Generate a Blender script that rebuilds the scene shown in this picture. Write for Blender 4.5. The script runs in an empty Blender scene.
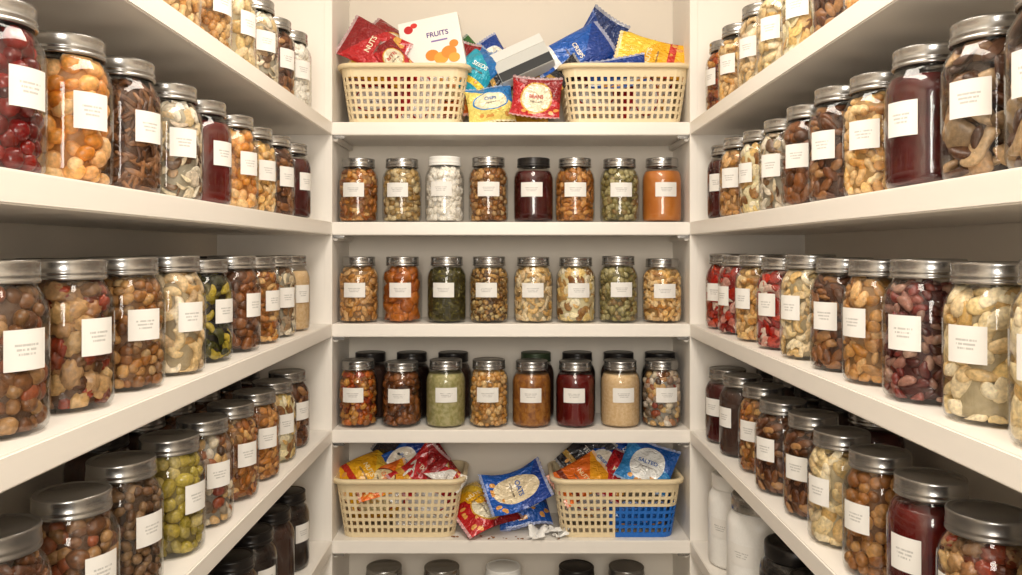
import bpy, bmesh, math, random
import numpy as np
from mathutils import Matrix, Vector
random.seed(7); rng=np.random.RandomState(5)
scene=bpy.context.scene
col=scene.collection
H=1.45

def srgb(h):
    h=h.lstrip('#'); c=[int(h[i:i+2],16)/255 for i in (0,2,4)]
    return [(x/12.92 if x<=.04045 else ((x+.055)/1.055)**2.4) for x in c]+[1.0]
def mul(c,k): return [min(1,c[0]*k),min(1,c[1]*k),min(1,c[2]*k),1]

# ---------------- node helpers
def new_mat(name):
    m=bpy.data.materials.new(name); m.use_nodes=True
    nt=m.node_tree; b=nt.nodes['Principled BSDF']
    return m,nt,b
def N(nt,t,**kw):
    n=nt.nodes.new(t)
    for k,v in kw.items():
        setattr(n,k,v)
    return n
def setin(nt,sock,v):
    if isinstance(v,bpy.types.NodeSocket): nt.links.new(v,sock)
    else: sock.default_value=v
def M(nt,op,a,b=0.0,c=None):
    n=N(nt,'ShaderNodeMath',operation=op)
    setin(nt,n.inputs[0],a); setin(nt,n.inputs[1],b)
    if c is not None: setin(nt,n.inputs[2],c)
    return n.outputs[0]
def MIX(nt,f,a,b):
    n=N(nt,'ShaderNodeMix',data_type='RGBA')
    setin(nt,n.inputs[0],f); setin(nt,n.inputs[6],a); setin(nt,n.inputs[7],b)
    return n.outputs[2]
def bump(nt,b,scale,strength,dist=.001,coord='Object',detail=3):
    tc=N(nt,'ShaderNodeTexCoord'); no=N(nt,'ShaderNodeTexNoise'); no.inputs['Scale'].default_value=scale; no.inputs['Detail'].default_value=detail
    nt.links.new(tc.outputs[coord],no.inputs['Vector'])
    bp=N(nt,'ShaderNodeBump'); bp.inputs['Strength'].default_value=strength; bp.inputs['Distance'].default_value=dist
    nt.links.new(no.outputs['Fac'],bp.inputs['Height']); nt.links.new(bp.outputs['Normal'],b.inputs['Normal'])
    return no

def paint(name,hexc,rough=.5):
    m,nt,b=new_mat(name)
    no=bump(nt,b,60,.06)
    c=srgb(hexc)
    n2=N(nt,'ShaderNodeTexNoise'); n2.inputs['Scale'].default_value=3
    nt.links.new(MIX(nt,n2.outputs['Fac'],mul(c,.97),mul(c,1.03)),b.inputs['Base Color'])
    b.inputs['Roughness'].default_value=rough
    return m
MAT_WALL=paint('wall_paint','#e2d9cb',.6)
MAT_SHELF=paint('shelf_paint','#eee8df',.4)
MAT_CEIL=paint('ceiling_paint','#f2f0ec',.7)

def simple(name,hexc,rough=.4,metal=0,coat=0):
    m,nt,b=new_mat(name); c=srgb(hexc)
    n2=N(nt,'ShaderNodeTexNoise'); n2.inputs['Scale'].default_value=40
    nt.links.new(MIX(nt,n2.outputs['Fac'],mul(c,.92),mul(c,1.06)),b.inputs['Base Color'])
    b.inputs['Roughness'].default_value=rough; b.inputs['Metallic'].default_value=metal
    b.inputs['Coat Weight'].default_value=coat
    return m
LIDM={'silver':simple('lid_silver','#a9a7a4',.25,.92),'grey':simple('lid_grey','#8a8784',.28,.88),
 'dark':simple('lid_dark','#242120',.3,.3),'white':simple('lid_white','#efeeea',.4),'green':simple('lid_green','#3b4a33',.4,.2)}
MAT_PLASTICW=simple('white_plastic','#f0eee9',.35)
MAT_BLACKJ=simple('black_plastic','#171616',.25,0,.4)

def glass_mat():
    m,nt,b=new_mat('jar_glass'); nt.nodes.remove(b)
    out=nt.nodes['Material Output']
    tr=N(nt,'ShaderNodeBsdfTransparent'); tr.inputs[0].default_value=(.985,.985,.98,1)
    gl=N(nt,'ShaderNodeBsdfGlossy'); gl.inputs['Roughness'].default_value=.015
    fr=N(nt,'ShaderNodeFresnel'); fr.inputs[0].default_value=1.56
    tc=N(nt,'ShaderNodeTexCoord'); no=N(nt,'ShaderNodeTexNoise'); no.inputs['Scale'].default_value=24; no.inputs['Detail'].default_value=1
    nt.links.new(tc.outputs['Object'],no.inputs['Vector'])
    bp=N(nt,'ShaderNodeBump'); bp.inputs['Strength'].default_value=.10; bp.inputs['Distance'].default_value=.004
    nt.links.new(no.outputs['Fac'],bp.inputs['Height']); nt.links.new(bp.outputs['Normal'],gl.inputs['Normal'])
    mx=N(nt,'ShaderNodeMixShader')
    f=M(nt,'MINIMUM',M(nt,'MULTIPLY',fr.outputs[0],1.0),.45)
    nt.links.new(f,mx.inputs[0]); nt.links.new(tr.outputs[0],mx.inputs[1]); nt.links.new(gl.outputs[0],mx.inputs[2])
    nt.links.new(mx.outputs[0],out.inputs[0])
    return m
MAT_GLASS=glass_mat()

def label_mat():
    m,nt,b=new_mat('paper_label')
    uv=N(nt,'ShaderNodeUVMap'); sp=N(nt,'ShaderNodeSeparateXYZ'); nt.links.new(uv.outputs[0],sp.inputs[0])
    u,v=sp.outputs[0],sp.outputs[1]
    oi=N(nt,'ShaderNodeObjectInfo')
    rows=M(nt,'MULTIPLY',v,9.0); fl=M(nt,'FLOOR',rows); fr=M(nt,'FRACT',rows)
    band=M(nt,'MULTIPLY',M(nt,'GREATER_THAN',fr,.3),M(nt,'LESS_THAN',fr,.8))
    sel=M(nt,'MULTIPLY',M(nt,'GREATER_THAN',v,.34),M(nt,'LESS_THAN',v,.66))
    cx=M(nt,'ABSOLUTE',M(nt,'SUBTRACT',u,.5))
    w=M(nt,'LESS_THAN',cx,M(nt,'MULTIPLY_ADD',fl,.04,.08))
    cb=N(nt,'ShaderNodeCombineXYZ'); nt.links.new(M(nt,'MULTIPLY',u,34.0),cb.inputs[0]); nt.links.new(M(nt,'MULTIPLY',fl,5.3),cb.inputs[1]); nt.links.new(M(nt,'MULTIPLY',oi.outputs['Random'],50.0),cb.inputs[2])
    no=N(nt,'ShaderNodeTexNoise'); no.inputs['Scale'].default_value=1.0; nt.links.new(cb.outputs[0],no.inputs['Vector'])
    t=M(nt,'GREATER_THAN',no.outputs['Fac'],.42)
    mask=M(nt,'MULTIPLY',M(nt,'MULTIPLY',band,sel),M(nt,'MULTIPLY',w,t))
    nt.links.new(MIX(nt,M(nt,'MULTIPLY',mask,.42),srgb('#e9e6e0'),srgb('#55524f')),b.inputs['Base Color'])
    b.inputs['Roughness'].default_value=.55
    return m
MAT_LABEL=label_mat()

def content_mat(name,cols,rough=.36,grain=220,bstr=.35):
    m,nt,b=new_mat('food_'+name)
    g=N(nt,'ShaderNodeNewGeometry'); r=N(nt,'ShaderNodeValToRGB')
    els=r.color_ramp.elements
    while len(els)<len(cols): els.new(.5)
    for i,c in enumerate(cols):
        els[i].position=i/max(1,len(cols)-1); els[i].color=srgb(c)
    nt.links.new(g.outputs['Random Per Island'],r.inputs[0])
    no=bump(nt,b,grain,bstr,.0015)
    f=M(nt,'MULTIPLY_ADD',no.outputs['Fac'],1.4,.30)
    hs=N(nt,'ShaderNodeHueSaturation'); hs.inputs['Saturation'].default_value=1.06
    nt.links.new(f,hs.inputs['Value']); nt.links.new(r.outputs[0],hs.inputs['Color'])
    nt.links.new(hs.outputs[0],b.inputs['Base Color'])
    b.inputs['Roughness'].default_value=rough
    return m
def core_mat(name,c,k=.4,rough=.6):  # food colour darkened to paint shade into the gaps between pieces
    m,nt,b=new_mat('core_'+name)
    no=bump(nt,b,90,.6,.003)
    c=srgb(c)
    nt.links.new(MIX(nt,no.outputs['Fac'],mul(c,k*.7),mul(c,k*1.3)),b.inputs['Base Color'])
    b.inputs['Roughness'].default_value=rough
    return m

# ---------------- mesh helpers
def mesh_obj(name,verts,faces,mats,parent=None,smooth=True,matidx=None):
    me=bpy.data.meshes.new(name); me.from_pydata(verts,[],faces)
    for m in mats: me.materials.append(m)
    if smooth: me.polygons.foreach_set('use_smooth',[True]*len(me.polygons))
    if matidx is not None: me.polygons.foreach_set('material_index',matidx)
    me.update()
    o=bpy.data.objects.new(name,me); col.objects.link(o)
    if parent: o.parent=parent
    return o
def inst(name,me,parent):
    o=bpy.data.objects.new(name,me); col.objects.link(o); o.parent=parent; return o
def empty(name,loc=(0,0,0)):
    e=bpy.data.objects.new(name,None); e.empty_display_size=.02; e.location=loc; col.objects.link(e); return e
def box(name,x0,x1,y0,y1,z0,z1,mat,bev=0,parent=None):
    bm=bmesh.new(); bmesh.ops.create_cube(bm,size=1)
    for v in bm.verts:
        v.co=Vector(((x0+x1)/2+v.co.x*(x1-x0),(y0+y1)/2+v.co.y*(y1-y0),(z0+z1)/2+v.co.z*(z1-z0)))
    if bev>0: bmesh.ops.bevel(bm,geom=bm.edges[:],offset=bev,segments=2,affect='EDGES')
    me=bpy.data.meshes.new(name); bm.to_mesh(me); bm.free(); me.materials.append(mat)
    o=bpy.data.objects.new(name,me); col.objects.link(o)
    if parent: o.parent=parent
    return o
def lathe(prof,seg=40,voff=0):
    verts=[];faces=[];idx=[]
    for r,z in prof:
        if r<1e-6: idx.append([len(verts)+voff]); verts.append((0,0,z))
        else:
            s=len(verts)+voff
            for i in range(seg):
                a=2*math.pi*i/seg; verts.append((r*math.cos(a),r*math.sin(a),z))
            idx.append(list(range(s,s+seg)))
    for a,b in zip(idx[:-1],idx[1:]):
        for i in range(seg):
            j=(i+1)%seg
            if len(a)==1: faces.append((a[0],b[j],b[i]))
            elif len(b)==1: faces.append((a[i],a[j],b[0]))
            else: faces.append((a[i],a[j],b[j],b[i]))
    return verts,faces

# ---------------- jar parts
PROF=[(0,.0035),(.030,.003),(.038,0),(.0445,.001),(.0485,.005),(.0503,.012),(.0506,.025),(.0506,.108),(.0500,.115),(.0480,.123),(.0445,.130),(.0405,.1355),(.0388,.139),(.0385,.150)]
pz=np.array([p[1] for p in PROF[3:]]); pr=np.array([p[0] for p in PROF[3:]])
def Rin(z): return np.interp(z,pz,pr)-.0022
def mk_mesh(name,v,f,mats,smooth=True,matidx=None):
    o=mesh_obj(name,v,f,mats,None,smooth,matidx); me=o.data; bpy.data.objects.remove(o); return me
GLASS=mk_mesh('jar_glass',*lathe(PROF,44),[MAT_GLASS])
LIDP=[(.0392,.1415),(.0418,.1415),(.0424,.1425),(.0424,.1445),(.0414,.1455),(.0414,.1475),(.0420,.1485),(.0420,.1500),(.0414,.1510),(.0414,.1585),(.0417,.1600),(.0416,.1625),(.0405,.1640),(.0385,.1642),(.0365,.1630),(.0350,.1630),(.0340,.1636),(0,.1636)]
LID={}
v,f=lathe(LIDP,44)
for k,m in LIDM.items(): LID[k]=mk_mesh('jar_lid_'+k,v,f,[m])
def label_mesh(w,z0,z1):
    r=.0511; n=12; ha=w/2/r; verts=[];faces=[];uvs=[]
    for j in range(2):
        for i in range(n+1):
            a=-ha+2*ha*i/n; verts.append((r*math.cos(a),r*math.sin(a),(z0,z1)[j])); uvs.append((i/n,j))
    for i in range(n): faces.append((i,i+1,n+2+i,n+1+i))
    me=mk_mesh('paper_label',verts,faces,[MAT_LABEL])
    uvl=me.uv_layers.new(name='UVMap')
    for l in me.loops: uvl.data[l.index].uv=uvs[l.vertex_index]
    return me
LABELS=[label_mesh(.057,.064,.100),label_mesh(.044,.062,.100),label_mesh(.042,.060,.100)]

# ---------------- food pieces
def ico(sub):
    bm=bmesh.new(); bmesh.ops.create_icosphere(bm,subdivisions=sub,radius=1)
    bm.verts.ensure_lookup_table()
    V=np.array([v.co[:] for v in bm.verts]); F=np.array([[v.index for v in f.verts] for f in bm.faces]); bm.free(); return V,F
I2=ico(2); I3=ico(3)
def piece(kind):
    V,F=(I3 if kind in('cashew','walnut','mushroom','peanut') else I2); V=V.copy()
    x,y,z=V[:,0].copy(),V[:,1].copy(),V[:,2].copy()
    if kind=='ball': x*=1.06; y*=.95; z*=.92
    elif kind=='nut': k=1-.22*(x+1)/2; x*=1.05; y*=.85*k*1.1; z*=.8*k*1.1
    elif kind=='oval': y*=.72; z*=.66
    elif kind=='almond':
        k=1-.35*(x+1)/2*(x>-1); y*=.62*k*1.15; z*=.38*k*1.15
    elif kind=='bean': y=y*.55-.30*x*x+.12; z*=.5
    elif kind=='cashew':
        t=x*1.9
        cx=np.sin(t)*.75; cy=-np.cos(t)*.75+.35
        w=.42-.08*x
        x2=cx+np.sin(t)*y*w; y2=cy-np.cos(t)*y*w; x,y=x2,y2; z=z*.40
    elif kind=='peanut':
        k=1-.33*np.exp(-(x/.28)**2); y*=.5*k; z*=.5*k
    elif kind=='walnut':
        n=1+.13*np.sin(6*x+2)*np.sin(7*y)+.13*np.sin(8*z+5*x); x*=n; y*=n*.85; z*=n*.65
    elif kind=='pecan':
        y*=.5; z=z*.38*(1-.45*np.exp(-(y/.12)**2))
    elif kind=='stick': s=np.sign(x)*np.abs(x)**.5; x=s; y=y*.2+.12*np.sin(x*2); z*=.2
    elif kind=='flat': y*=.75; z=z*.16+.22*x*x-.12*y*np.sin(3*x)
    elif kind=='mushroom':
        n=1+.1*np.sin(5*x)*np.cos(4*y); x=x*n; y=y*.8*n-.25*x*x; z=z*.4+.3*np.sin(2.2*x)
    elif kind=='cube':
        p=np.abs(V)**.45*np.sign(V); p=p/np.max(np.abs(p)); x,y,z=p[:,0],p[:,1]*.8,p[:,2]*.7
    return np.stack([x,y,z],1),F
def rotm(axis,a):
    return np.array(Matrix.Rotation(a,3,axis))
def fill(name,kind,L,step,cols,rough=.34,dz=None,ztop=.131,tilt=.5,core=.42,grain=220,bstr=.35,jit=.45):
    L*=1.04
    T,F=piece(kind); T=T*(L/2); th=T[:,2].max()
    Vs=[];Fs=[];n0=0
    dz=dz or step*.86
    z=.004+th*.9; row=0
    pts=[]
    while z<ztop:
        R=float(Rin(z))-th*.85
        n=max(6,int(2*math.pi*R/step)); off=rng.rand()
        for i in range(n):
            a=2*math.pi*(i+off+(row%2)*.5+rng.uniform(-jit,jit)*.6)/n
            zz=z+rng.uniform(-jit,jit)*dz
            pts.append((R-rng.rand()*th*.9,a,zz,0))
        z+=dz; row+=1
    R=float(Rin(ztop))-.004
    for rr in np.arange(0,R,step*.85):
        n=max(1,int(2*math.pi*rr/step))
        for i in range(n): pts.append((rr,2*math.pi*i/n+rng.rand(),ztop-th*.2+.004*(1-rr/R),1))
    for R,a,zz,top in pts:
        m=rotm('Z',rng.uniform(0,2*math.pi))
        m=rotm('X',rng.normal()*tilt)@rotm('Y',rng.normal()*tilt)@m
        if not top:
            m=rotm('Y',math.pi/2)@m
        m=rotm('Z',a)@m
        s=rng.uniform(.76,1.18)
        P=(T*s)@m.T+np.array([R*math.cos(a),R*math.sin(a),zz])
        rad=np.hypot(P[:,0],P[:,1]); lim=Rin(P[:,2]); k=np.where(rad>lim,lim/np.maximum(rad,1e-6),1)
        P[:,0]*=k; P[:,1]*=k; P[:,2]=np.clip(P[:,2],.0042,.1405)
        Vs.append(P); Fs.append(F+n0); n0+=len(P)
    V=np.concatenate(Vs); FF=np.concatenate(Fs)
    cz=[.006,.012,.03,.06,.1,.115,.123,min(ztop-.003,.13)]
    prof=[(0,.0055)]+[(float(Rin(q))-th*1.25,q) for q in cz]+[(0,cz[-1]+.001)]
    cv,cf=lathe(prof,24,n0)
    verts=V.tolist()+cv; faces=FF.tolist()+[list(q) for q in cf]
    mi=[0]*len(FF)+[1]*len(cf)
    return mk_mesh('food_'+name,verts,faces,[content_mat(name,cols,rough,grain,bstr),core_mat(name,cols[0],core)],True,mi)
def solid(name,c1,c2,rough=.3,ztop=.130,scale=30,bs=.2):
    m,nt,b=new_mat('food_'+name)
    no=bump(nt,b,scale,bs,.002)
    rp=N(nt,'ShaderNodeValToRGB'); rp.color_ramp.elements[0].position=.38; rp.color_ramp.elements[1].position=.62
    rp.color_ramp.elements[0].color=srgb(c1); rp.color_ramp.elements[1].color=srgb(c2)
    nt.links.new(no.outputs['Fac'],rp.inputs[0]); nt.links.new(rp.outputs[0],b.inputs['Base Color'])
    b.inputs['Roughness'].default_value=rough
    cz=[.0045,.008,.012,.025,.06,.1,.108,.115,.119,.123,.127,ztop]
    prof=[(0,.0042)]+[(float(Rin(q))+.0006,q) for q in cz if q<=ztop]+[(0,ztop+.001)]
    return mk_mesh('food_'+name,*lathe(prof,40),[m])

FOOD={
'almonds':fill('almonds','almond',.024,.0150,['#c48649','#8f5528','#dba568','#a96a36']),
'tan_almonds':fill('tan_almonds','almond',.026,.016,['#d6a468','#b07a40','#e6bd88','#9a6636']),
'blanched_almonds':fill('blanched_almonds','almond',.036,.022,['#f2e0b6','#e0c48a','#f8edd0','#d2ac6c'],core=.5),
'hazelnuts':fill('hazelnuts','nut',.0165,.0145,['#b57f4a','#85542a','#d4a870','#6c4020','#e0c090']),
'big_hazelnuts':fill('big_hazelnuts','ball',.020,.018,['#a87240','#85542c','#c99a64']),
'cherries':fill('cherries','ball',.021,.018,['#7a181a','#4a0c0f','#962a24','#5c1a1a'],rough=.16),
'dried_apricots':fill('dried_apricots','oval',.027,.0195,['#e09a4e','#efb976','#c87c36','#f6d29c','#d48c46'],core=.55),
'mixed_nuts':fill('mixed_nuts','bean',.022,.0145,['#d89a54','#844a24','#ecc488','#b87238','#62351c','#c98a50']),
'dark_pecans':fill('dark_pecans','pecan',.030,.018,['#6e4229','#4e2c18','#8e5e3c','#b88c60'],grain=150),
'pretzel_sticks':fill('pretzel_sticks','stick',.034,.0115,['#7f5334','#4e301e','#a27450','#3c2518'],tilt=.35),
'pistachios':fill('pistachios','nut',.0185,.0145,['#dfc698','#b08f56','#ecdcb4','#8a6e42','#a07c48']),
'cashews':fill('cashews','cashew',.026,.0175,['#f2deb0','#deb97c','#f8eaca','#cc9e5c'],core=.45,tilt=.45),
'large_cashews':fill('large_cashews','cashew',.034,.0225,['#f0dab0','#dcba84','#f8ebd2','#c09458'],core=.45,tilt=.45),
'marshmallows':fill('marshmallows','walnut',.022,.017,['#faf6ec','#f5eee0','#fdfbf6'],core=.95,rough=.7),
'pumpkin_seeds':fill('pumpkin_seeds','oval',.020,.015,['#a09460','#80764a','#bcb286','#a89c6c','#8c7048']),
'herbs':fill('herbs','flat',.014,.010,['#605828','#443e1c','#787038'],tilt=.9,rough=.8),
'chickpeas':fill('chickpeas','ball',.0150,.0138,['#dcae6c','#c08848','#edcd98','#b07a40']),
'mixed_seeds':fill('mixed_seeds','oval',.013,.0105,['#8e663a','#c8a064','#52361c','#e4cc96']),
'peanuts':fill('peanuts','peanut',.028,.016,['#e4b46c','#f0cc90','#c88e4a','#f6dcac','#a87238'],core=.45),
'almond_flakes':fill('almond_flakes','flat',.026,.016,['#f2e6ca','#d0b68a','#faf3e2','#9c7850','#624630'],core=.4,tilt=.7),
'dates':fill('dates','oval',.028,.0185,['#744226','#94603a','#502c18'],rough=.28),
'dried_mushrooms':fill('dried_mushrooms','mushroom',.038,.021,['#6b4630','#442c20','#9a7452','#ceb08a','#342218'],tilt=.7,core=.25),
'red_beans':fill('red_beans','bean',.021,.0145,['#6a2c26','#46201e','#86403a','#b89684','#5a2620'],rough=.28),
'walnuts':fill('walnuts','walnut',.026,.0185,['#9a6c4a','#ccaa78','#6e442c','#96402e','#50301e','#b8946c'],core=.3),
'brown_nuts':fill('brown_nuts','nut',.022,.0165,['#8a6040','#5e3c26','#b08a60','#744e34','#9c5a40'],core=.3),
'coffee_beans':fill('coffee_beans','oval',.017,.0132,['#7a583c','#553a26','#a2825e','#684a36'],core=.3),
'olives':fill('olives','oval',.026,.019,['#b09c48','#c4b25e','#93843a','#dac888'],rough=.18,core=.45),
'dried_berries':fill('dried_berries','walnut',.019,.0145,['#9c3c26','#c4723a','#66241a','#e0a65c','#7e5030'],rough=.33),
'dried_chili':fill('dried_chili','flat',.028,.017,['#b82a20','#8e1c16','#cc442c','#efe4d4','#c03020'],rough=.3),
'banana_chips':fill('banana_chips','flat',.028,.019,['#f8eabc','#fcf3dc','#f2d892','#dcb478','#84562f'],core=.85,tilt=.3),
'trail_mix':fill('trail_mix','oval',.023,.017,['#f8f0e0','#744628','#e8c68c','#8a382c','#f6e8cc','#422818'],core=.3),
'dark_olives':fill('dark_olives','cashew',.028,.019,['#242018','#34361e','#54541e','#d4bc50','#2c2a1a'],rough=.22,core=.3),
'orange_slices':fill('orange_slices','cube',.034,.028,['#b46836','#c67c44','#985228'],rough=.3,core=.7,tilt=.25,jit=.3),
'jam':solid('jam','#3c100e','#541a1a',.2),
'tomato_sauce':solid('tomato_sauce','#56100f','#6e1c17',.22),
'black_beans_sauce':solid('black_beans_sauce','#1b1210','#2c1c16',.3,scale=120),
'peanut_butter':solid('peanut_butter','#c0722c','#cc823a',.4),
'pesto':solid('pesto','#9c965a','#bcb282',.5,scale=110,bs=.5),
'honey':solid('honey','#8a5226','#b47a36',.3,scale=90),
'flour':solid('flour','#dab888','#e6c99e',.8,scale=160),
'cocoa':solid('cocoa','#3c241a','#4a2e22',.8,scale=160),
}
def jar(content,X,Y,Z,lid='silver',ang=-90,s=1.0,sz=1.0,lab=0,label=True):
    e=empty('jar_of_'+content,(X,Y,Z+.0006))
    e.scale=(s,s,sz)
    inst('glass_body',GLASS,e); inst('lid',LID[lid],e)
    c=inst('contents',FOOD[content],e); c.rotation_euler[2]=random.uniform(0,6.28)
    if label:
        l=inst('label',LABELS[lab],e); l.rotation_euler[2]=math.radians(ang)
    return e

# ---------------- room shell
SH=[1.775,1.525,1.27,1.005,.728,.47,.12]
TH=.0325; AX=.4475; WX=.735; YB=2.0; YW=2.215; Y0=-.25
box('floor',-WX-.1,WX+.1,-.9,YW+.1,-.05,0,simple('floor_tiles','#b9ad9c',.4))
box('ceiling',-WX-.1,WX+.1,-.9,YW+.1,2.5,2.55,MAT_CEIL)
box('wall_back',-WX-.1,WX+.1,YW,YW+.1,0,2.5,MAT_WALL)
box('wall_left',-WX-.1,-WX,-.9,YW,0,2.5,MAT_WALL)
box('wall_right',WX,WX+.1,-.9,YW,0,2.5,MAT_WALL)
for i,z in enumerate(SH):
    box('pantry_shelf',-AX,AX,YB,YW,z-TH,z,MAT_SHELF,.002)
    for s in (-1,1):
        a,b=(AX,WX) if s>0 else (-WX,-AX)
        box('pantry_side_shelf',a,b,Y0,YB-.001,z-TH,z,MAT_SHELF,.002)
for s,nm in((-1,'left'),(1,'right')):
    a,b=sorted((s*AX,s*(AX+.02)))
    box('trim_panel_'+nm,a,b,YB,YW,0,2.5,MAT_SHELF,.0015)
    a,b=sorted((s*(AX+.02),s*WX))
    box('trim_filler_'+nm,a,b,YB,YB+.02,0,2.5,MAT_SHELF)
    for z in SH[:6]:
        a,b=sorted((s*AX,s*(AX-.012)))
        box('shelf_bracket',a,b,YB+.012,YW-.01,z-TH-.014,z-TH-.0003,MAT_SHELF,.002)
        a,b=sorted((s*(AX-.001),s*(AX-.03)))
        box('shelf_bracket',a,b,YB+.004,YB+.012,z-TH-.008,z-TH-.0003,LIDM['silver'],.002)

# ---------------- back shelf jars
XS=[-.392+.1118*i for i in range(8)]
rows=[(SH[1],['mixed_nuts','pistachios','marshmallows','hazelnuts','jam','almonds','pumpkin_seeds','peanut_butter'],['silver','silver','white','silver','dark','silver','silver','silver']),
(SH[2],['tan_almonds','orange_slices','herbs','mixed_seeds','cashews','banana_chips','pumpkin_seeds','peanuts'],['silver']*8),
(SH[3],['dried_berries','dates','pesto','chickpeas','honey','tomato_sauce','flour','trail_mix'],['silver']*8)]
for ri,(z,cs,ls) in enumerate(rows):
    for i,(c,l) in enumerate(zip(cs,ls)):
        jar(c,XS[i]+random.uniform(-.003,.003),2.062,z,l,-90+random.uniform(-8,8),random.uniform(.98,1.01),random.uniform(.99,1.03),0)
for i in (0,1,2,4,5,6,7):
    jar('black_beans_sauce' if i%2 else 'cocoa',XS[i]+.012,2.163,SH[3],'dark' if i!=4 else 'green',-90,.97,1.06,0,False)
# ---------------- side jars   (near -> far)
LZ=[.54,.665,.79,.925,1.06,1.195,1.325,1.455,1.585,1.712,1.84]
RZ=[.60,.728,.854,.979,1.105,1.23,1.36,1.495,1.63,1.765,1.885]
left={0:['almonds','walnuts','walnuts','cherries','tan_almonds','peanuts','chickpeas','blanched_almonds','almond_flakes','dark_pecans','marshmallows'],
1:['almonds','cherries','cherries','dried_apricots','pretzel_sticks','almond_flakes','tomato_sauce','dried_apricots','peanuts','dark_pecans','jam'],
2:['almonds','coffee_beans','brown_nuts','walnuts','hazelnuts','large_cashews','dark_olives','dates','mixed_nuts','almond_flakes','flour'],
3:['jam','dark_pecans','dark_pecans','brown_nuts','coffee_beans','olives','trail_mix','mixed_nuts','almonds','banana_chips','dark_pecans'],
4:['jam','jam','jam','dates','dates','dates','dates','cocoa','black_beans_sauce','cocoa','black_beans_sauce']}
right={0:['walnuts','dates','tomato_sauce','dried_berries','dried_apricots','dark_pecans','banana_chips','blanched_almonds','large_cashews','peanuts','dried_berries'],
1:['almonds','dried_mushrooms','dried_mushrooms','jam','peanuts','dark_pecans','dates','almond_flakes','banana_chips','tan_almonds','jam'],
2:['almonds','blanched_almonds','blanched_almonds','red_beans','tan_almonds','dark_pecans','cashews','dried_chili','peanuts','dried_chili','dried_chili'],
3:['almonds','hazelnuts','walnuts','tomato_sauce','big_hazelnuts','blanched_almonds','dark_pecans','dark_pecans','mixed_nuts','cocoa','jam'],
4:['jam','dates','dates','cocoa','cocoa','dates','cocoa']}
for si,sgn,D,Zs in ((0,-1,left,LZ),(1,1,right,RZ)):
    for k,cs in D.items():
        for j,c in enumerate(cs):
            lid='silver'
            if k==3 and j<=2: lid='grey'
            if k==4: lid='dark' if (sgn>0 or j>6) else 'white'
            s=random.uniform(.97,1.02)
            sz=random.uniform(1.02,1.07)
            base=-27 if sgn<0 else -153
            if j<=3: base=-20 if sgn<0 else -160
            jar(c,sgn*(.508+random.uniform(0,.008)),Zs[j]+random.uniform(-.004,.004),SH[k],lid,base+random.uniform(-13,10)*(-sgn),s,sz,1+(j%2),label=(k<4 or j%2==0))
for k,sgn,lst in ((2,-1,range(3,10)),(3,-1,range(5,11)),(3,1,range(6,11)),(1,1,range(4,10)),(1,-1,(3,5,8))):
    Zs=LZ if sgn<0 else RZ
    for j in lst:
        jar(random.choice(['cocoa','black_beans_sauce','jam','dark_pecans']),sgn*.63,Zs[j]+.03,SH[k],random.choice(['dark','dark','silver','grey']),-90,.98,1.04,1,False)

def canister(X,Y,Z,s,mat,lidmat,sx=None):
    e=empty('storage_canister',(X,Y,Z+.0006)); e.scale=(sx or s,sx or s,s)
    v,f=lathe([(0,0),(.046,0),(.051,.004),(.052,.012),(.052,.125),(.050,.138),(.044,.148),(.040,.152),(.040,.160)],40); mesh_obj('body',v,f,[mat],e)
    v,f=lathe([(.040,.154),(.0445,.154),(.045,.156),(.045,.178),(.043,.181),(.038,.1815),(.036,.180),(0,.180)],40); mesh_obj('lid',v,f,[lidmat],e)
    l=inst('label',LABELS[1],e); l.scale=(1.03,1.03,1); l.rotation_euler[2]=math.radians(-140)
canister(.522,1.86,SH[4],1.14,MAT_PLASTICW,MAT_PLASTICW,1.2)
canister(.528,1.70,SH[4],1.14,MAT_PLASTICW,LIDM['silver'],1.3)
canister(.533,1.50,SH[4],.98,MAT_BLACKJ,LIDM['dark'],1.25)
for x,c,l in((-.33,'dates','silver'),(-.18,'almond_flakes','silver'),(-.02,'peanuts','white'),(.17,'black_beans_sauce','dark'),(.30,'cocoa','grey')):
    jar(c,x,2.08,SH[5],l,-90,1.1,1.0,0)

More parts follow.
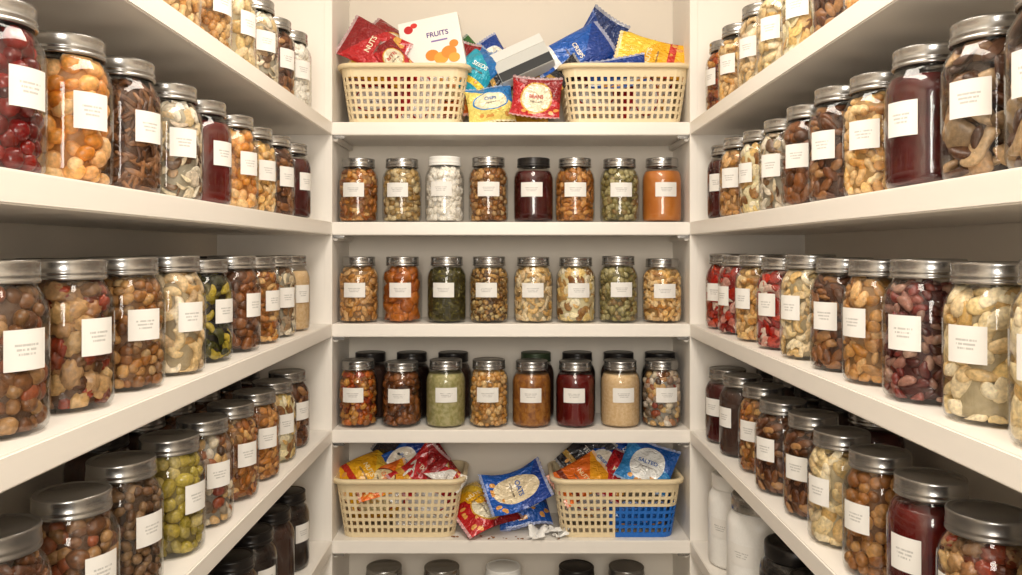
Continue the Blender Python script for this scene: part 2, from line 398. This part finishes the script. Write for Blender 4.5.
# ---------------- baskets
MAT_BASKET=simple('basket_plastic','#e4d0a8',.42)
MAT_BASKETB=simple('basket_plastic_blue','#1766bc',.42)
def basket(X,Y,Z,w=.325,d=.185,h=.145,taper=.87,yaw=0,blue=False):
    e=empty('plastic_basket',(X,Y,Z)); e.rotation_euler[2]=yaw
    def P(t,k,z):
        W=w*k; Dd=d*k; r=.035*k
        segs=[(W-2*r),math.pi*r/2,(Dd-2*r),math.pi*r/2]*2
        tot=sum(segs); s=(t%1.0)*tot
        cx=W/2-r; cy=Dd/2-r
        st=[((-cx,-Dd/2),(1,0)),(cx,-cy,-90),((W/2,-cy),(0,1)),(cx,cy,0),((cx,Dd/2),(-1,0)),(-cx,cy,90),((-W/2,cy),(0,-1)),(-cx,-cy,180)]
        for L,q in zip(segs,st):
            if s<=L or q is st[-1]:
                if isinstance(q[0],tuple): return (q[0][0]+q[1][0]*s,q[0][1]+q[1][1]*s,z)
                a=math.radians(q[2])+s/r; return (q[0]+r*math.cos(a),q[1]+r*math.sin(a),z)
            s-=L
    n=56; us=[]
    for i in range(n): us+= [i/n,(i+.60)/n]
    zs=[0,.012]; rowsN=6; zt=h-.022; 
    step=(zt-.012)/rowsN
    for i in range(rowsN):
        zs+=[.012+step*(i+.62),.012+step*(i+1)]
    zs+=[h]
    verts=[];faces=[];mi=[]
    for z in zs:
        k=taper+(1-taper)*z/h
        for t in us: verts.append(P(t,k,z))
    nu=len(us)
    for j in range(len(zs)-1):
        for i in range(nu):
            hole=(j>=1 and j%2==1 and j<len(zs)-2 and i%2==0)
            if hole: continue
            i2=(i+1)%nu
            faces.append((j*nu+i,j*nu+i2,(j+1)*nu+i2,(j+1)*nu+i))
            q=verts[j*nu+i]
            mi.append(1 if (blue and q[0]>-.01 and q[1]<.02 and q[2]<.068) else 0)
    c=len(verts); verts.append((0,0,0))
    for i in range(nu): faces.append((c,(i+1)%nu,i)); mi.append(0)
    o=mesh_obj('lattice_wall',verts,faces,[MAT_BASKET,MAT_BASKETB],e,False,mi)
    md=o.modifiers.new('sol','SOLIDIFY'); md.thickness=.003; md.offset=-1
    verts=[];faces=[];cs=[(0,-.008),(.007,-.008),(.009,0),(.0065,.004),(0,.005),(-.003,.002)]
    m=120
    for i in range(m):
        for ox,oz in cs:
            x,y,_=P(i/m,1,0)
            x2,y2,_=P((i+.01)/m,1,0); dx,dy=x2-x,y2-y; L=math.hypot(dx,dy) or 1
            verts.append((x+dy/L*ox,y-dx/L*ox,h+oz))
    q=len(cs)
    for i in range(m):
        for j in range(q):
            faces.append((i*q+j,((i+1)%m)*q+j,((i+1)%m)*q+(j+1)%q,i*q+(j+1)%q))
    mesh_obj('rim',verts,faces,[MAT_BASKET],e)
    return e
basket(-.272,2.104,SH[0]+.0006); basket(.290,2.104,SH[0]+.0006)
basket(-.285,2.104,SH[4]+.0006); basket(.270,2.104,SH[4]+.0006,blue=True)

# ---------------- snack pouches
def pouch_mat(base,base2,panel,acc,style):
    m,nt,b=new_mat('pouch_film')
    uv=N(nt,'ShaderNodeUVMap'); sp=N(nt,'ShaderNodeSeparateXYZ'); nt.links.new(uv.outputs[0],sp.inputs[0]); u,v=sp.outputs[0],sp.outputs[1]
    cu=M(nt,'SUBTRACT',u,.5); cv=M(nt,'SUBTRACT',v,.5)
    diag=M(nt,'MULTIPLY_ADD',cu,.5,v)
    c=MIX(nt,M(nt,'GREATER_THAN',diag,.68 if style!=2 else .5),srgb(base),srgb(base2))
    if style!=3:
        d=M(nt,'ADD',M(nt,'MULTIPLY',M(nt,'MULTIPLY',cu,cu),6.5 if style!=1 else 9.0),M(nt,'MULTIPLY',M(nt,'MULTIPLY',cv,cv),16.0 if style!=1 else 7.0))
        c=MIX(nt,M(nt,'LESS_THAN',d,1.0),c,srgb(acc))
        c=MIX(nt,M(nt,'LESS_THAN',d,.82),c,srgb(panel))
    else:
        c=MIX(nt,M(nt,'LESS_THAN',M(nt,'ABSOLUTE',M(nt,'SUBTRACT',v,.24)),.05),c,srgb(acc))
    no=N(nt,'ShaderNodeTexVoronoi'); no.inputs['Scale'].default_value=7; nt.links.new(uv.outputs[0],no.inputs['Vector'])
    spot=M(nt,'MULTIPLY',M(nt,'LESS_THAN',no.outputs['Distance'],.33),M(nt,'MULTIPLY',M(nt,'LESS_THAN',v,.27),M(nt,'GREATER_THAN',v,.1)))
    c=MIX(nt,spot,c,srgb('#e0a050'))
    seal=M(nt,'GREATER_THAN',M(nt,'ABSOLUTE',cv),.455)
    c=MIX(nt,M(nt,'MULTIPLY',seal,.35),c,srgb('#ffffff'))
    nt.links.new(c,b.inputs['Base Color'])
    b.inputs['Roughness'].default_value=.26; b.inputs['Coat Weight'].default_value=.4; b.inputs['Metallic'].default_value=.1
    w=N(nt,'ShaderNodeTexNoise'); w.inputs['Scale'].default_value=7; w.inputs['Distortion'].default_value=1.6
    nt.links.new(uv.outputs[0],w.inputs['Vector'])
    bp=N(nt,'ShaderNodeBump'); bp.inputs['Strength'].default_value=.8; bp.inputs['Distance'].default_value=.010
    nt.links.new(w.outputs['Fac'],bp.inputs['Height']); nt.links.new(bp.outputs['Normal'],b.inputs['Normal'])
    return m
def text_mesh(word):
    cu=bpy.data.curves.new('t','FONT'); cu.body=word; cu.align_x='CENTER'; cu.align_y='CENTER'; cu.offset=.02
    o=bpy.data.objects.new('t',cu); col.objects.link(o)
    dg=bpy.context.evaluated_depsgraph_get(); me=bpy.data.meshes.new_from_object(o.evaluated_get(dg))
    bpy.data.objects.remove(o)
    return me
def place(e,x,y,z,roll=0,tilt=0,yaw=0):
    e.matrix_world=Matrix.Translation((x,y,z))@Matrix.Rotation(math.radians(yaw),4,'Z')@Matrix.Rotation(math.radians(90+tilt),4,'X')@Matrix.Rotation(math.radians(roll),4,'Z')
PK=[0]
def pouch(x,y,z,w,h,t,roll,tilt,yaw,cols,word='SNACK',style=0,txt=None,bend=None):
    PK[0]+=1; sd=PK[0]*1.7
    if bend is None: bend=.022*math.sin(sd*2.3)
    e=empty('snack_pouch')
    def hf(u,v):
        vv=min(1,abs(v)/.9)
        a=max(0,1-abs(u)**2.4)**.6*max(0,1-vv**2.6)**.75
        wr=.0022*math.sin(9*u+sd)*math.sin(7*v+sd*2)+.002*math.sin(13*u*v+5*u+sd)
        return a*(t/2+wr)+.0004
    def bz(u,v):
        q=u*math.cos(sd)+v*math.sin(sd)
        return bend*(u*u*.5+v*v*.8)+.005*math.sin(2.6*q+sd)+.012*max(0,q-.7)*math.sin(sd*3)
    nx,ny=22,28; verts=[];faces=[];uvs=[]
    for side in (1,-1):
        b0=len(verts)
        for j in range(ny+1):
            for i in range(nx+1):
                u=-1+2*i/nx; v=-1+2*j/ny
                pin=1-.05*(1-abs(v)**2)
                yy=v*h/2
                if j in(0,ny) : yy+=.0015*(1 if i%2 else -1)
                verts.append((u*w/2*pin,yy,side*hf(u,v)+bz(u,v))); uvs.append((i/nx,j/ny))
        for j in range(ny):
            for i in range(nx):
                q=(b0+j*(nx+1)+i,b0+j*(nx+1)+i+1,b0+(j+1)*(nx+1)+i+1,b0+(j+1)*(nx+1)+i)
                faces.append(q if side>0 else q[::-1])
    o=mesh_obj('film',verts,faces,[pouch_mat(*cols,style)],e)
    uvl=o.data.uv_layers.new(name='UVMap')
    for l in o.data.loops: uvl.data[l.index].uv=uvs[l.vertex_index]
    for wd,vc,hh,mw,colr in ((word,.05,.085,.40,(txt or cols[0]) if style!=3 else cols[2]),('original taste',-.07,.05,.34,'#6a5a50')):
        me=text_mesh(wd)
        if len(me.vertices)==0: continue
        xs=[q.co.x for q in me.vertices]; ys=[q.co.y for q in me.vertices]
        wx=max(xs)-min(xs); wy=max(ys)-min(ys); my=(max(ys)+min(ys))/2; mxx=(max(xs)+min(xs))/2
        k=min(hh*h/wy, mw*w/wx)
        for q in me.vertices:
            X=(q.co.x-mxx)*k; Y=(q.co.y-my)*k+vc*h
            q.co=(X,Y,hf(X/(w/2),Y/(h/2))+bz(X/(w/2),Y/(h/2))+.0014)
        me.materials.clear(); me.materials.append(simple('print_ink',colr,.4))
        inst('lettering',me,e)
    place(e,x,y,z,roll,tilt,yaw)
    return e
RED=('#b8161d','#8c0f16','#eee4c6','#d8a23c'); BLUE=('#1458b4','#0e3c92','#f2ecda','#f2f2f2'); YEL=('#f2b41c','#f6cc3c','#f9ecb8','#c8301c')
TEAL=('#1fa5c0','#1b70b8','#e8f2ee','#f0d040'); PALE=('#f3e07c','#2f80c8','#f7f0cf','#3d8bd0')
GRN=('#4d8a34','#2f6a2a','#f2ecc8','#f0c030'); WHT=('#f2eee6','#c8202a','#ffffff','#b81a20'); ORG=('#e8701c','#f4a820','#f7e2b0','#7a2a10'); BLK=('#1c1d22','#2b2c34','#d8d4ca','#b08a3c')
NAVY=('#0c3a86','#0a2c66','#1b66c0','#f0c030')
zb=SH[0]
pouch(-.355,2.07,zb+.200,.12,.165,.03,62,-12,8,RED,'NUTS',3,'#b81a20',.01)
pouch(-.315,2.13,zb+.215,.11,.18,.03,55,-5,0,RED,'MIX',2,'#b81a20',-.02)
pouch(-.345,2.05,zb+.155,.09,.15,.025,78,-18,0,YEL,'CRISPS',3,'#c8301c')
pouch(-.30,2.045,zb+.165,.07,.12,.02,38,-22,5,RED,'BITES',0)
pouch(-.135,2.12,zb+.17,.08,.13,.025,-20,-10,0,RED,'BITES',3)
pouch(-.36,2.10,zb+.075,.14,.13,.05,10,0,10,WHT,'NUTS',0)
pouch(-.23,2.09,zb+.075,.16,.12,.05,80,0,-5,WHT,'CHIPS',0)
pouch(-.16,2.10,zb+.10,.10,.14,.04,5,0,0,ORG,'RICE',0)
# middle pile
pouch(-.053,2.045,zb+.056,.122,.100,.035,8,-14,4,PALE,'CHIPS',0,'#1757a8')
pouch(.065,2.045,zb+.061,.128,.108,.038,-5,-12,-4,RED,'BEANS',1,'#b81a20')
pouch(-.085,2.085,zb+.148,.11,.15,.035,-38,-15,5,TEAL,'SEEDS',3,'#1b6fb0')
pouch(-.10,2.13,zb+.185,.07,.14,.025,40,-8,0,GRN,'TEA',3)
pouch(-.045,2.13,zb+.185,.08,.13,.03,30,-20,0,BLUE,'BITES',2)
pouch(-.02,2.08,zb+.13,.07,.12,.02,-70,-25,0,BLK,'TEA',3)
pouch(0,2.14,zb+.080,.20,.14,.06,0,0,0,YEL,'SNACK',0)
pouch(.01,2.16,zb+.175,.12,.12,.02,15,-4,0,WHT,'RICE',0)
pouch(.165,2.085,zb+.190,.12,.21,.03,-60,-10,0,BLUE,'CRISPS',3,'#1757a8')
pouch(.225,2.13,zb+.225,.11,.17,.03,-32,-6,0,NAVY,'MIX',3,'#1757a8')
pouch(.105,2.12,zb+.185,.08,.15,.02,-50,-20,0,YEL,'COCOA',2)
pouch(.135,2.05,zb+.125,.06,.12,.02,-50,-20,0,BLK,'COCOA',3)
# right basket
pouch(.365,2.08,zb+.178,.105,.19,.03,76,-12,-4,YEL,'NUTS',3,'#1757a8')
pouch(.33,2.13,zb+.215,.09,.18,.03,68,-5,0,YEL,'NUTS',3,'#c8301c')
pouch(.40,2.12,zb+.165,.08,.12,.03,50,-5,0,RED,'MIX',3)
pouch(.22,2.09,zb+.08,.13,.13,.05,0,0,0,WHT,'SNACK',0)
pouch(.35,2.09,zb+.08,.14,.13,.05,90,0,0,WHT,'RICE',0)
pouch(.27,2.06,zb+.125,.16,.09,.03,8,-20,0,BLUE,'BITES',3,'#c8301c')
def carton(x,y,z,w,h,d,roll,tilt,yaw,plain=False):
    e=empty('snack_carton' if plain else 'dried_fruit_carton')
    box('board',-w/2,w/2,-h/2,h/2,-d/2,d/2,simple('carton_board','#c9cac6' if plain else '#f5f1ea',.4),.0012,e)
    def disc(nm,cx,cy,rx,ry,c,zo):
        n=28; vs=[(cx+rx*math.cos(2*math.pi*i/n),cy+ry*math.sin(2*math.pi*i/n),d/2+zo) for i in range(n)]
        mesh_obj(nm,vs,[tuple(range(n))],[simple('ink',c,.4)],e,False)
    if plain:
        box('dark_panel',-w/2+.001,w/2-.001,-h/2+.001,-h*.05,d/2+.0002,d/2+.0006,simple('ink','#34373a',.4),0,e)
        box('flap',-w/2,w/2,h/2,h/2+.03,d/2-.002,d/2,simple('carton_board','#dddeda',.5),0,e)
    else:
        disc('berry_print',-w*.34,h*.34,.012,.011,'#c01f22',.0004)
        disc('berry_print_2',-w*.24,h*.40,.009,.007,'#d8352c',.0006)
        for i,(a,b,r) in enumerate([(-.02,-.22,.018),(.12,-.30,.019),(.26,-.22,.02),(.33,-.34,.015),(.36,-.08,.012)]): disc('apricot_print_%d'%i,w*a,h*b,r,r*.85,['#e58a2a','#f0a63a'][i%2],.0004+.0002*i)
        me=text_mesh('FRUITS'); xs=[q.co.x for q in me.vertices]; k=w*.36/(max(xs)-min(xs))
        for q in me.vertices: q.co=(q.co.x*k+w*.12,q.co.y*k+h*.16,d/2+.0006)
        me.materials.clear(); me.materials.append(simple('ink','#5a3a86',.4)); inst('lettering',me,e)
        box('stripe',w*.0,w*.27,h*.02,h*.05,d/2+.0002,d/2+.0006,simple('ink','#8a76b0',.4),0,e)
    place(e,x,y,z,roll,tilt,yaw)
carton(-.205,2.10,zb+.215,.16,.145,.035,11,-8,-6)
carton(.035,2.085,zb+.160,.145,.07,.035,27,-25,-12,True)
zc=SH[4]
pouch(-.375,2.08,zc+.145,.12,.15,.03,-62,-40,10,YEL,'NUTS',3,'#c8301c')
pouch(-.33,2.06,zc+.130,.10,.14,.03,-70,-50,0,ORG,'CHIPS',0)
pouch(-.29,2.13,zc+.165,.09,.17,.03,-58,-25,0,BLUE,'SNACK',2,'#1757a8')
pouch(-.30,2.15,zc+.175,.08,.15,.03,50,-15,0,BLK,'COCOA',3)
pouch(-.235,2.08,zc+.150,.09,.15,.03,-42,-40,-8,RED,'MIX',3)
pouch(-.265,2.06,zc+.145,.05,.15,.02,-38,-40,0,WHT,'TEA',3)
pouch(-.19,2.10,zc+.155,.08,.14,.025,42,-30,-10,RED,'RICE',2,'#b81a20')
pouch(-.17,2.06,zc+.14,.05,.11,.02,60,-40,0,WHT,'TEA',3)
pouch(-.35,2.09,zc+.075,.16,.12,.05,10,0,0,YEL,'BITES',0)
pouch(-.22,2.09,zc+.075,.16,.12,.05,0,0,0,WHT,'NUTS',0)
pouch(.18,2.07,zc+.135,.10,.15,.03,-62,-38,5,ORG,'NUTS',3)
pouch(.235,2.12,zc+.160,.09,.17,.03,-48,-28,0,BLUE,'CRISPS',2,'#1757a8')
pouch(.20,2.15,zc+.18,.09,.15,.03,-48,-20,0,BLK,'TEA',3)
pouch(.275,2.08,zc+.145,.08,.14,.03,-30,-38,0,RED,'MIX',3)
pouch(.30,2.15,zc+.18,.09,.15,.03,35,-15,0,BLUE,'SNACK',3)
pouch(.355,2.09,zc+.160,.14,.13,.03,-22,-38,-6,('#2e86c8','#1757a8','#f2f2ee','#f2f2ee'),'SALTED',1,'#1757a8')
pouch(.320,2.060,zc+.045,.15,.07,.02,0,0,0,('#0e66c0','#0e66c0','#1878d0','#0e66c0'),'SEA',3,'#ffffff',0)
pouch(.21,2.12,zc+.075,.16,.12,.05,0,0,0,WHT,'NUTS',0)
# loose packets in the middle of the lower shelf
pouch(-.065,2.075,zc+.050,.12,.16,.035,-66,-60,8,RED,'BEANS',0,'#b81a20')
pouch(-.095,2.10,zc+.068,.10,.14,.03,35,-60,0,YEL,'NUTS',3,'#c8301c')
pouch(.015,2.07,zc+.100,.125,.165,.035,-66,-50,-8,('#1458b4','#0e3c92','#ecdab6','#ecdab6'),'OATS',1,'#1757a8')
pouch(.03,2.12,zc+.055,.14,.13,.04,10,-60,0,BLUE,'MIX',0)
def scrap(x,y,z,s,seed):
    r=random.Random(seed); n=9; verts=[];faces=[]
    for j in range(n):
        for i in range(n):
            u=i/(n-1)-.5; v=j/(n-1)-.5
            edge=max(abs(u),abs(v))>.45
            verts.append((s*(u+(r.uniform(-.08,.08) if edge else 0)),s*.6*(v+(r.uniform(-.15,.15) if edge else 0)),.004+s*.34*abs(math.sin(3.0*u+seed)*math.cos(3.2*v+seed))+r.uniform(0,.001)))
    for j in range(n-1):
        for i in range(n-1): faces.append((j*n+i,j*n+i+1,(j+1)*n+i+1,(j+1)*n+i))
    o=mesh_obj('torn_paper_wrapper',verts,faces,[simple('torn_paper','#f6f4ef',.6)],None,False)
    o.location=(x,y,z); o.rotation_euler[2]=seed
    md=o.modifiers.new('s','SOLIDIFY'); md.thickness=.0006
scrap(.068,2.03,zc+.001,.07,1.3); scrap(.112,2.04,zc+.001,.06,2.4); scrap(.125,2.02,zc+.001,.035,.4)
T,F=piece('almond'); vs=[];fs=[];n0=0
for i in range(16):
    s=random.uniform(.002,.0055); P=T*s; a=random.uniform(0,6.28)
    P=P@np.array(Matrix.Rotation(a,3,'Z')).T; P=P+np.array([random.uniform(-.15,.12),random.uniform(2.01,2.03),zc+s*.4])
    vs+=P.tolist(); fs+=(F+n0).tolist(); n0+=len(P)
mesh_obj('nut_crumbs',vs,fs,[simple('crumbs','#8a5a30',.6)])

# ---------------- light fixture + lights
fx=empty('ceiling_light_panel')
box('frame',-.2,.2,.35,1.45,2.475,2.4995,LIDM['white'],.003,fx)
def area(name,loc,rot,sx,sy,e,c=(1,.95,.88)):
    l=bpy.data.lights.new(name,'AREA'); l.shape='RECTANGLE'; l.size=sx; l.size_y=sy; l.energy=e; l.color=c
    o=bpy.data.objects.new(name,l); o.location=loc; o.rotation_euler=rot; col.objects.link(o)
area('ceiling_light',(0,.9,2.47),(0,0,0),.36,1.05,17.5,(1,.92,.81))
area('front_fill_light',(0,-.9,1.75),(math.radians(85),0,0),.7,.8,28,(1,.935,.84))  # unseen softbox added behind the camera as soft frontal fill
w=bpy.data.worlds.new('World'); scene.world=w; w.use_nodes=True
w.node_tree.nodes['Background'].inputs[0].default_value=(1,.94,.85,1); w.node_tree.nodes['Background'].inputs[1].default_value=.32

cam=bpy.data.cameras.new('camera'); co=bpy.data.objects.new('camera',cam); col.objects.link(co)
co.location=(0,0,H); co.rotation_euler=(math.radians(90),0,0)
cam.sensor_width=36; cam.lens=28.18; cam.shift_y=-35.5/1022; cam.clip_start=.02
scene.camera=co
scene.view_settings.view_transform='Standard'
